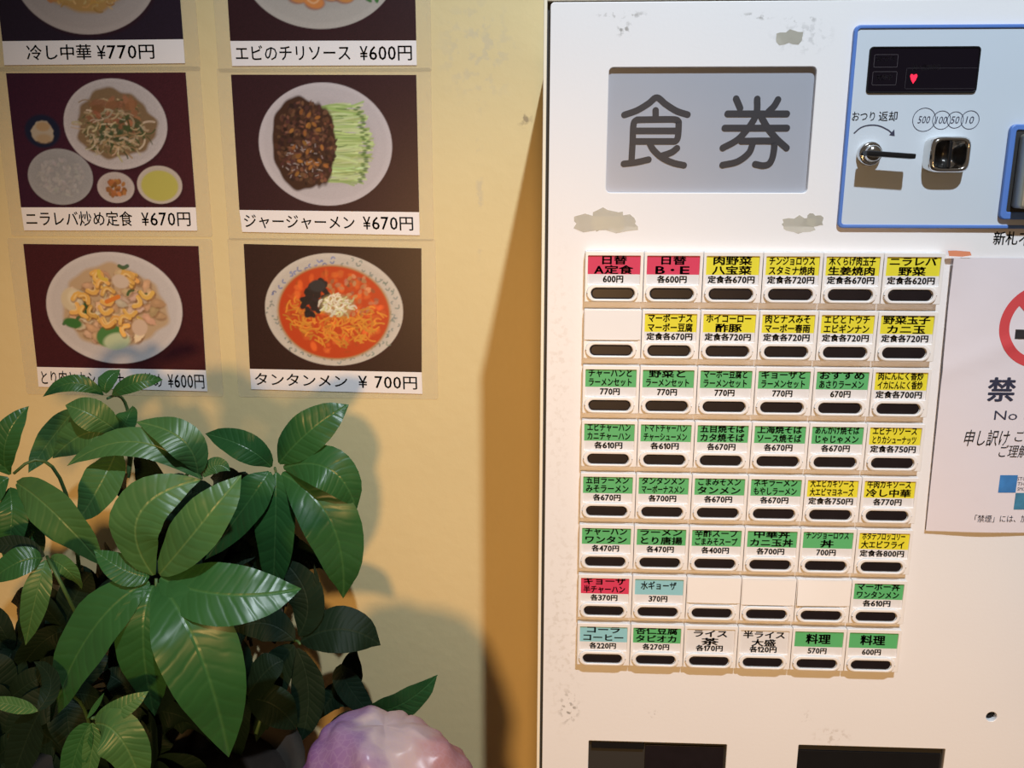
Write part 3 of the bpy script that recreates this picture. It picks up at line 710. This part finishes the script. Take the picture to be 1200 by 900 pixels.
def pic_liver():
    p = Paint((0.050, 0.010, 0.016), 5); p.a[:, :, :] *= (0.75+0.35*uu[..., None]); p.a[:, :, 2] += .012*(1-uu)
    p.plate(117, 55, 58, 49, (.50, .46, .46))
    p.ell(117, 55, 44, 37, (.20, .13, .07), wob=.06, soft=3)
    def strand(x, y, r): a = r.uniform(-.3, 3.4); L = r.uniform(8, 20); p.seg(x, y, x+L*math.cos(a)*.8, y+L*math.sin(a)*.6, r.uniform(1, 2.2), jit([(.42, .33, .20), (.05, .07, .025), (.30, .20, .10), (.50, .42, .30), (.16, .13, .06)][r.integers(5)], r, .15), .9, r.uniform(-.25, .25))
    p.scatter(230, 114, 56, 36, 30, strand)
    p.scatter(26, 116, 46, 30, 20, lambda x, y, r: p.ell(x, y, r.uniform(5, 9), r.uniform(3, 5), jit((.27, .12, .06), r, .2), r.random()*3, 1.5, .85))
    p.scatter(22, 122, 62, 26, 20, lambda x, y, r: p.ell(x, y, 6, 2.5, jit((.04, .06, .025), r, .2), r.random()*3, 1.2, .85))
    p.scatter(70, 117, 64, 36, 24, strand)
    p.plate(49, 112, 37, 31, (.33, .33, .34)); p.scatter(160, 50, 112, 27, 22, lambda x, y, r: p.ell(x, y, 2.4, 1.5, jit((.36, .35, .35), r, .08), r.random()*3, 1, .7))
    p.plate(111, 124, 21, 17, (.50, .44, .42)); p.scatter(36, 111, 125, 11, 9, lambda x, y, r: p.ell(x, y, 3, 2, jit((.30, .12, .04), r, .25), r.random()*3, 1))
    p.plate(161, 121, 25.5, 21, (.52, .46, .40)); p.ell(161, 122, 21, 17, (.46, .43, .10), soft=2)
    p.ell(34, 62, 20, 18, (.008, .012, .035), soft=3); p.ell(34, 63, 12.5, 12, (.40, .34, .26), wob=.05, soft=1.5); p.ell(35, 57, 8, 5, (.38, .26, .14), 0, 2); p.ell(35, 70, 9, 5, (.36, .24, .12), 0, 3, .7)
    return p
def pic_cold():
    p = Paint((0.018, 0.010, 0.022), 6); p.plate(98, 76, 79, 64, (.42, .36, .33))
    p.ell(100, 70, 58, 46, (.42, .24, .08), wob=.04, soft=4)
    p.scatter(240, 100, 70, 54, 44, lambda x, y, r: p.seg(x, y, x+r.uniform(-12, 12), y+r.uniform(-5, 5), 1.8, jit([(.50, .30, .10), (.42, .22, .06), (.55, .38, .16)][r.integers(3)], r), .9, .2))
    p.scatter(30, 132, 92, 16, 10, lambda x, y, r: p.ell(x, y, 6, 3, jit((.25, .10, .06), r), r.random()*3)); p.scatter(26, 60, 92, 12, 12, lambda x, y, r: p.ell(x, y, 5, 3, jit((.40, .16, .06), r), r.random()*3))
    return p
def pic_shrimp():
    p = Paint((0.028, 0.008, 0.012), 7); p.plate(99, 72, 82, 62, (.44, .40, .36))
    p.ell(96, 62, 54, 38, (.48, .14, .03), wob=.05, soft=4)
    def shr(x, y, r): p.ell(x+1, y+2, 11, 7, (.25, .06, .02), 0, 2, .7); p.ell(x, y, 11, 7, jit((.62, .24, .07), r, .12), r.uniform(-.5, .5), 2); p.seg(x-6, y-1, x+6, y-2, 2, (.72, .42, .22), .7, .3)
    p.scatter(36, 96, 62, 46, 34, shr)
    for q in ((74, 100), (92, 106), (110, 98), (124, 100)): shr(*q, p.r)
    p.scatter(60, 154, 92, 14, 14, lambda x, y, r: p.ell(x, y, 3.5, 2, jit((.04, .12, .03), r, .3), r.random()*3, 1))
    return p
M_pic = bpy.data.materials.new('printed_photograph'); M_pic.use_nodes = True
_nt = M_pic.node_tree; _b = _nt.nodes['Principled BSDF']; _b.inputs['Roughness'].default_value = 0.35; _b.inputs['Specular IOR Level'].default_value = .35
_at = _nt.nodes.new('ShaderNodeVertexColor'); _at.layer_name = 'print'; _nt.links.new(_at.outputs[0], _b.inputs['Base Color'])

def wv(px, py, d=0.0): return at(px, py, WALL_Y-d)
def poster(paint, pic, cap, text, tx, label, tz=(0.2, 0.8)):
    """pic: TL TR BR BL ; cap: BR BL (world points on the wall plane); tx: text span along the caption"""
    TL_, TR_, BR_, BL_ = [Vector(p) for p in pic]; CR, CL = [Vector(p) for p in cap]
    root = empty('menu_poster', (TL_+BR_)/2); tag(root, label, 'poster', 'laminated dish posters on the wall')
    n = Vector((0, -1, 0))
    xs = [p.x for p in (TL_, TR_, CR, CL)]; zs = [p.z for p in (TL_, TR_, CR, CL)]
    mx_, mz = 0.0125, 0.0050
    lam = plate([rrect(min(xs)-mx_, min(zs)-mz, max(xs)+mx_, max(zs)+mz, 0.002)], WALL_Y-.0006, WALL_Y-.00005, 0.0001)
    o = link('laminate_sheet', lam, M_laminate); child(o, root)
    U_, V_ = uu.ravel()[:, None], vv.ravel()[:, None]
    tl, tr, br, bl = [np.array(p) for p in (TL_, TR_, BR_, BL_)]
    P = (tl*(1-U_)+tr*U_)*(1-V_) + (bl*(1-U_)+br*U_)*V_
    P[:, 1] = WALL_Y-.0010
    idx = np.arange(GW*GH).reshape(GH, GW)
    F = np.stack([idx[1:, :-1], idx[1:, 1:], idx[:-1, 1:], idx[:-1, :-1]], -1).reshape(-1, 4)
    me = bpy.data.meshes.new('m'); nf = len(F)
    me.vertices.add(len(P)); me.vertices.foreach_set('co', P.ravel())
    me.loops.add(nf*4); me.loops.foreach_set('vertex_index', F.ravel().astype(np.int32))
    me.polygons.add(nf); me.polygons.foreach_set('loop_start', np.arange(0, nf*4, 4, dtype=np.int32))
    me.update(calc_edges=True); me.validate()
    ca = me.color_attributes.new('print', 'FLOAT_COLOR', 'POINT')
    colr = np.concatenate([np.clip(paint.a, 0, 1).reshape(-1, 3), np.ones((GW*GH, 1))], 1)
    ca.data.foreach_set('color', colr.ravel())
    o = link('dish_picture', me, M_pic); child(o, root)
    yb = WALL_Y-.0007; yf = WALL_Y-.0011
    q = [BL_, BR_, CR, CL]
    v = [(p.x, yf, p.z) for p in q]+[(p.x, yb, p.z) for p in q]
    st = link('caption_strip', mesh(v, [(3, 2, 1, 0), (4, 5, 6, 7), (0, 1, 5, 4), (1, 2, 6, 5), (2, 3, 7, 6), (3, 0, 4, 7)]), M_strip); child(st, root)
    def cp(u_, v_): p = (BL_*(1-u_)+BR_*u_)*v_ + (CL*(1-u_)+CR*u_)*(1-v_); return Vector((p.x, yf, p.z))
    ms = []
    for s, (u0, u1) in zip(text, tx): ms.append(text_quad(s, cp(u0, tz[0]), cp(u1, tz[0]), cp(u0, tz[1]), 0.012, (0, -.0001, 0)))
    t = link('caption_lettering', joinm(ms), M_ink); child(t, st)
def quad(*p): return [wv(*q) for q in p]
P4 = quad((271.2, 87.6), (488, 88), (491.4, 248.6), (281, 246)); P3 = quad((7.8, 86), (218, 85), (230, 243), (25.4, 243))
def above(bl, br, ref):
    bl, br = wv(*bl), wv(*br); up = ref[0]-ref[3]; up2 = ref[1]-ref[2]
    return [bl+up, br+up2, br, bl]
poster(pic_cold(), above((3.5, 48.5), (215.3, 46.2), P3), quad((217.3, 74.3), (6, 76.6)), ['冷し中華', '¥770円'], [(.135, .485), (.525, .835)],
       'laminated poster of cold noodles captioned 冷し中華 ¥770円, cut off at top left')
poster(pic_shrimp(), above((270.3, 48.3), (488, 47.7), P4), quad((488.6, 76.6), (272.7, 77.5)), ['エビのチリソース', '¥600円'], [(.025, .645), (.70, .975)],
       'laminated poster of orange chilli shrimp captioned エビのチリソース ¥600円')
poster(pic_liver(), P3, quad((231.6, 270.3), (29.2, 270)), ['ニラレバ炒め定食', '¥670円'], [(.02, .63), (.69, .965)],
       'laminated poster of a stir-fry set with rice and small bowls captioned ニラレバ炒め定食')
poster(pic_jajang(), P4, quad((492, 275.6), (284.3, 271.7)), ['ジャージャーメン', '¥670円'], [(.02, .64), (.69, .965)],
       'laminated poster of dark meat sauce and green cucumber strips captioned ジャージャーメン')
poster(pic_cashew(), quad((28, 285.8), (233, 288.3), (241.6, 433.5), (44, 429.7)), quad((243.6, 458.3), (46, 453)), ['とり肉とカシューナッツ炒め', '¥600円'], [(.015, .735), (.775, .985)],
       'laminated poster of chicken with cashew nuts, partly behind the plant leaves', (0.12, .8))
poster(pic_tantan(), quad((286, 285.8), (494, 291), (494.4, 436), (293.2, 432)), quad((495.2, 461.4), (295, 455.8)), ['タンタンメン', '¥', '700円'], [(.025, .565), (.635, .68), (.73, .97)],
       'laminated poster of red noodle soup in a patterned bowl captioned タンタンメン')

# ------------------------------------------------------------------ plant
STZ = -0.62   # top of the stand
plant = empty('money_tree', (-0.33, 0.10, STZ))
tag(plant, 'leafy green potted money tree with finger-like leaflets in front of the wall', 'plant')
prnd = random.Random(3)
def leaflet(parent, base, mid, tip, hw, face=(0, -1, 0.35), m=None, fold=0.22, n=14, tipsharp=1.0):
    pts = bez(base, mid, tip, n); f = Vector(face).normalized(); vs, fs, uvs = [], [], []
    for i, p in enumerate(pts):
        s = i/n
        t = (pts[min(i+1, n)]-pts[max(i-1, 0)]).normalized()
        side = t.cross(f).normalized(); nor = side.cross(t).normalized()
        w = hw*(math.sin(math.pi*min(1, s**0.95))**0.72 if 0 < s < 1 else 0.0)
        w = max(w, hw*0.05*(1-s)) + hw*.03*(1 - s)
        if s > .85: w *= (1-(s-.85)/.15*.35)
        wv_ = 0.05*hw*math.sin(s*21+base[0]*90)
        for k in (-1, -.55, 0, .55, 1):
            vs.append(p + side*w*k + nor*(abs(k)**1.3*w*fold*(1.0) + wv_*abs(k) - (0.25*w if abs(k) == 1 else 0)*0.5))
            uvs.append((s, k*w/hw))
    for i in range(n):
        for k in range(4): fs.append((i*5+k, i*5+k+1, (i+1)*5+k+1, (i+1)*5+k))
    me = mesh(vs, fs, True); ul = me.uv_layers.new(name='leaf')
    for lp in me.loops: ul.data[lp.index].uv = uvs[lp.vertex_index]
    o = link('leaflet', me, m or M_leaf); child(o, parent); 
    return o
def cluster(hub, Y, leaves, stem=None, m=None, root_pt=None, dark=False):
    """hub pixel, depth Y; leaves: (base px, mid px, tip px, half width px, dY mid, dY tip, material)"""
    h = at(*hub, Y)
    rp = Vector(root_pt) if root_pt else Vector((-0.27+prnd.uniform(-.03, .03), 0.13+prnd.uniform(-.03, .03), h.z-0.10))
    mid = (h+rp)/2 + Vector((0, 0.02, 0.02)) if stem is None else at(*stem)
    pm = tube(bez(rp, mid, h, 10), [0.0016-0.0005*k/10 for k in range(11)], 7)
    pe = link('leaf_stem', pm, M_bark if dark else M_petiole); child(pe, plant)
    for lf in leaves:
        b, md, t, hw = lf[:4]; dm = lf[4] if len(lf) > 4 else -.008; dt = lf[5] if len(lf) > 5 else 0.0
        mm = lf[6] if len(lf) > 6 else m; fc = lf[7] if len(lf) > 7 else (prnd.uniform(-.3, .3), -1, prnd.uniform(.2, .6))
        sc = (Y-CAM_POS.y)/FPX*1.14
        # short stalk from the hub is covered by the base of the blade
        leaflet(pe, at(*b, Y-.001), at(*md, Y+dm), at(*t, Y+dt), hw*sc, fc, mm)
L0, LP, LD = M_leaf, M_leaf_pale, M_leaf_shade
# top cluster in front of the cashew poster
cluster((126, 467), 0.16, [((121, 463), (86, 449), (50, 465), 9, -.01, -.01, L0), ((124, 461), (126, 446), (141, 433), 10, 0, .01, L0), ((131, 463), (158, 449), (191, 445), 9, -.01, 0, L0)], root_pt=at(150, 560, .17))
cluster((140, 508), 0.15, [((140, 507), (108, 486), (77, 475), 17, -.012, -.01, LP), ((141, 507), (148, 493), (156, 476), 13, -.01, 0, L0),
                           ((134, 509), (98, 509), (62, 537), 19, -.005, .0, LP), ((88, 480), (62, 512), (33, 554), 15, .01, .0, LP)], root_pt=at(150, 560, .17))
cluster((236, 561), 0.11, [((235, 560), (160, 518), (79, 546), 17, -.01, -.01, LP, (0, -1, .8)), ((232, 556), (213, 515), (160, 495), 19, -.01, .0, LP, (.2, -1, .8)), ((239, 559), (253, 545), (270, 552), 9, 0, 0, LP)], root_pt=at(200, 600, .17))
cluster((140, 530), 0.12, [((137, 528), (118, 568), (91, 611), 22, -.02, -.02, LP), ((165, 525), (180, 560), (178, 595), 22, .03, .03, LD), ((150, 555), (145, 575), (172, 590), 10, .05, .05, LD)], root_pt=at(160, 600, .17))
# left clusters
cluster((16, 555), 0.09, [((8, 553), (8, 514), (34, 476), 15, -.01, -.0, L0), ((20, 566), (66, 603), (122, 664), 25, -.02, -.01, LP), ((11, 572), (14, 610), (5, 656), 17, -.015, -.01, L0),
                         ((28, 590), (38, 620), (50, 652), 12, 0, 0, L0), ((12, 556), (-20, 530), (-50, 545), 15), ((10, 560), (-18, 590), (-35, 640), 18)], root_pt=at(95, 700, .14), stem=(70, 560, .11))
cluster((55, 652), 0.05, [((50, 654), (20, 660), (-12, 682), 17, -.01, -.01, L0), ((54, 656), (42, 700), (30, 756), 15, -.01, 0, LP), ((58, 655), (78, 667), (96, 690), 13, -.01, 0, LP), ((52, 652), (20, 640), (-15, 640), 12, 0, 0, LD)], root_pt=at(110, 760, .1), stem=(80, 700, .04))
# right cluster against the wall
cluster((322, 548), 0.18, [((327, 543), (362, 506), (409, 474), 22, -.01, 0, L0), ((318, 547), (286, 523), (240, 508), 16, -.01, 0, L0), ((332, 548), (386, 550), (418, 598), 23, -.02, -.01, L0, (.2, -1, .5)),
                           ((330, 555), (388, 612), (402, 702), 30, -.02, -.0, L0, (.3, -1, .3)), ((324, 554), (323, 620), (320, 700), 23, -.01, .01, L0), ((316, 553), (288, 592), (240, 656), 22, -.01, .01, L0)],
        root_pt=at(300, 720, .2), stem=(330, 640, .21))
# main front cluster
cluster((183, 678), 0.03, [((188, 677), (262, 697), (353, 690), 34, -.015, 0, L0, (.1, -1, .7)), ((186, 683), (234, 765), (268, 886), 42, -.03, -.01, L0, (.35, -1, .5)),
                            ((180, 686), (168, 750), (182, 838), 32, -.015, .01, L0), ((175, 682), (106, 742), (60, 846), 31, -.015, .0, L0, (-.2, -1, .4)),
                            ((175, 676), (146, 668), (110, 644), 16, -.005, .0, L0), ((180, 674), (163, 604), (236, 562), 31, -.01, .005, LP, (-.1, -1, .3)), ((187, 673), (233, 618), (283, 557), 27, -.015, .0, LP, (.1, -1, .5))],
        root_pt=at(190, 800, .08), stem=(185, 740, .04))
# small cluster at the bottom
cluster((108, 842), 0.0, [((111, 843), (140, 831), (174, 810), 12, -.005, 0, LP), ((108, 847), (108, 880), (98, 930), 11, 0, 0, LP), ((112, 848), (142, 866), (168, 925), 28, -.01, 0, LP, (.2, -1, .3)),
                            ((106, 848), (90, 880), (75, 940), 16, 0, 0, L0), ((102, 842), (112, 828), (122, 812), 3, 0, 0, L0)], root_pt=at(150, 960, .06))
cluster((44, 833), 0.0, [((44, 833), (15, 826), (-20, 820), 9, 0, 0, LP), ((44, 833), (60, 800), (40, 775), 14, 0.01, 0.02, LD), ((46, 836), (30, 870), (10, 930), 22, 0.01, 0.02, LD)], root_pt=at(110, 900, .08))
# cluster at the right, shade put into most of its leaf colours
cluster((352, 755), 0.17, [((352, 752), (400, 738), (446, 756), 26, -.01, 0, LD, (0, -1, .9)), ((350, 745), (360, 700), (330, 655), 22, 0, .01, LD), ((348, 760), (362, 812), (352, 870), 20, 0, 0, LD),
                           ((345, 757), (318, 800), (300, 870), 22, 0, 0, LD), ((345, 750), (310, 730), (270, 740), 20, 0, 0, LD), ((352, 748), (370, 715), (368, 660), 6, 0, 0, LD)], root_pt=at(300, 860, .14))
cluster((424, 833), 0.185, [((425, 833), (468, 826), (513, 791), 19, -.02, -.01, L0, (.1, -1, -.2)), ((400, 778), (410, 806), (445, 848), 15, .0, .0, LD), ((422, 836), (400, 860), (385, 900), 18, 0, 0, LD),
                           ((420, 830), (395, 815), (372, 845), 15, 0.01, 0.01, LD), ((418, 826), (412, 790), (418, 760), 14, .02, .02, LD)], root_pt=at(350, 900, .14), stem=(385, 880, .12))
# inner foliage, near-black leaf colour standing in for the shade
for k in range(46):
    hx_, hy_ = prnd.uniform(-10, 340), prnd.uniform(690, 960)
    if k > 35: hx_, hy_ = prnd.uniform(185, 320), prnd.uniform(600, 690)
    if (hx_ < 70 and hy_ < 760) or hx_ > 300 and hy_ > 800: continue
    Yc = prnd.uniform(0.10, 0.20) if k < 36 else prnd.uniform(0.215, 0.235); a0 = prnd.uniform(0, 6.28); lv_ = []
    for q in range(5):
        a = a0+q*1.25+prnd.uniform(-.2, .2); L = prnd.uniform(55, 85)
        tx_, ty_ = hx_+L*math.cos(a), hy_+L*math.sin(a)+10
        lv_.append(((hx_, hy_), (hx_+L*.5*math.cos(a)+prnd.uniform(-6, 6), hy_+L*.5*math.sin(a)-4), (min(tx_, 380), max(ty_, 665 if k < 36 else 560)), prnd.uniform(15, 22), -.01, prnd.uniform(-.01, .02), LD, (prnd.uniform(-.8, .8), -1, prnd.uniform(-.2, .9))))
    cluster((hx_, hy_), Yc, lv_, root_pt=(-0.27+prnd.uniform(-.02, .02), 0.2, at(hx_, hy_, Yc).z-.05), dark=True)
for dx in (-.022, 0.0, .022):
    pts = [Vector((-0.33+dx*math.cos(t*5)+.006*math.sin(t*9), .16+.02*math.sin(t*5+dx*60), STZ+.16+t*.16)) for t in (k/14 for k in range(15))]
    o = link('trunk', tube(pts, [0.011-.005*k/14 for k in range(15)], 10), M_bark); child(o, plant)
def lathe_z(cx, cy, prof, n=36):
    vs, fs = [], []
    for (r, z) in prof:
        for k in range(n): a = 2*math.pi*k/n; vs.append((cx+r*math.cos(a), cy+r*math.sin(a), z))
    for i in range(len(prof)-1):
        for k in range(n): fs.append((i*n+k, i*n+(k+1) % n, (i+1)*n+(k+1) % n, (i+1)*n+k))
    fs.append(tuple(range(n))[::-1]); fs.append(tuple((len(prof)-1)*n+k for k in range(n)))
    return mesh(vs, fs, True)
o = link('pot', lathe_z(-.33, .10, [(.08, STZ), (.105, STZ+.17), (.115, STZ+.175), (.115, STZ+.19), (.104, STZ+.19), (.10, STZ+.165)]), M_pot); child(o, plant)
o = link('soil', lathe_z(-.33, .10, [(.099, STZ+.160), (.1, STZ+.168), (.03, STZ+.172)]), M_soil); child(o, plant)

# stand under the plant (out of frame)
st = empty('plant_stand', (-.24, .09, FLOOR_Z)); tag(st, 'dark wooden stand carrying the potted plant beside the machine', 'stand')
o = link('stand_top', box(-.46, -.032, -.07, .255, STZ-.025, STZ, .002), M_wood); child(o, st)
for x in (-.44, -.052):
    for y in (-.05, .235): o = link('leg', box(x-.015, x+.015, y-.015, y+.015, FLOOR_Z, STZ-.024, .002), M_wood); child(o, st)

# ------------------------------------------------------------------ plastic bag
M_bag = bpy.data.materials.new('pink_purple_plastic'); M_bag.use_nodes = True
nt = M_bag.node_tree; b = nt.nodes['Principled BSDF']; N, L = nt.nodes.new, nt.links.new
tc = N('ShaderNodeTexCoord'); sp = N('ShaderNodeSeparateXYZ'); L(tc.outputs['Generated'], sp.inputs[0])
nz = N('ShaderNodeTexNoise'); nz.inputs['Scale'].default_value = 5; nz.inputs['Detail'].default_value = 3; L(tc.outputs['Generated'], nz.inputs['Vector'])
ad = N('ShaderNodeMath'); ad.operation = 'MULTIPLY_ADD'; L(nz.outputs['Fac'], ad.inputs[0]); ad.inputs[1].default_value = 0.35; L(sp.outputs[0], ad.inputs[2])
rp = N('ShaderNodeValToRGB'); e = rp.color_ramp.elements
e[0].position = .25; e[0].color = (.30, .10, .32, 1); e[1].position = 1.0; e[1].color = (.62, .33, .34, 1)
for ps, c in ((.42, (.36, .20, .50, 1)), (.58, (.50, .34, .58, 1)), (.66, (.84, .72, .74, 1)), (.78, (.82, .66, .66, 1)), (.88, (.68, .38, .40, 1))):
    q = e.new(ps); q.color = c
L(ad.outputs[0], rp.inputs[0])
vr = N('ShaderNodeTexVoronoi'); vr.feature = 'DISTANCE_TO_EDGE'; vr.inputs['Scale'].default_value = 34; L(tc.outputs['Generated'], vr.inputs['Vector'])
ls = N('ShaderNodeMapRange'); ls.inputs[1].default_value = 0.0; ls.inputs[2].default_value = .12; ls.inputs[3].default_value = .2; ls.inputs[4].default_value = 0; L(vr.outputs[0], ls.inputs[0])
mx = N('ShaderNodeMix'); mx.data_type = 'RGBA'; mx.inputs['B'].default_value = (.75, .62, .8, 1); L(ls.outputs[0], mx.inputs['Factor']); L(rp.outputs[0], mx.inputs['A'])
L(mx.outputs['Result'], b.inputs['Base Color']); b.inputs['Roughness'].default_value = .3
tr = N('ShaderNodeBsdfTranslucent'); L(mx.outputs['Result'], tr.inputs[0]); ms_ = N('ShaderNodeMixShader'); ms_.inputs[0].default_value = .45
L(b.outputs[0], ms_.inputs[1]); L(tr.outputs[0], ms_.inputs[2]); L(ms_.outputs[0], nt.nodes['Material Output'].inputs['Surface'])
bc = at(450, 940, 0.06); bottom = STZ
vs, fs = [], []; NA, NB = 96, 60
top = at(440, 848, 0.06).z
ctr = Vector((bc.x+.002, 0.06, 0))
for bq in range(NB+1):
    v_ = bq/NB; ph = v_*math.pi*.5
    for aq in range(NA):
        th = 2*math.pi*aq/NA
        rr = math.cos(ph)**.55 if v_ < 1 else 0.0
        z = bottom + 0.016 + (top-bottom-.016)*math.sin(ph)**.8
        p = Vector((ctr.x+(0.092-.006*math.sin(th))*rr*math.cos(th), ctr.y+0.060*rr*math.sin(th), z - .010*max(0, math.cos(th))*rr))
        d = Vector((math.cos(th)*rr, math.sin(th)*rr, .6)).normalized()
        q = noise.noise(p*11)*.012 - abs(noise.noise(p*15+Vector((3, 1, 5))))*.012 + abs(noise.noise(Vector((p.x*60+p.z*20, p.y*40, p.z*18))))*.005 - abs(noise.noise(p*60))*.0016 - abs(noise.noise(Vector((p.x*30-p.z*30, 7.1, p.y*14))))*.005
        vs.append(p + d*q)
for bq in range(NB):
    for aq in range(NA): fs.append((bq*NA+aq, bq*NA+(aq+1) % NA, (bq+1)*NA+(aq+1) % NA, (bq+1)*NA+aq))
fs.append(tuple(range(NA))[::-1])
tag(link('plastic_bag', mesh(vs, fs, True), M_bag), 'crumpled pink and purple plastic bag at the foot of the plant', 'bag')
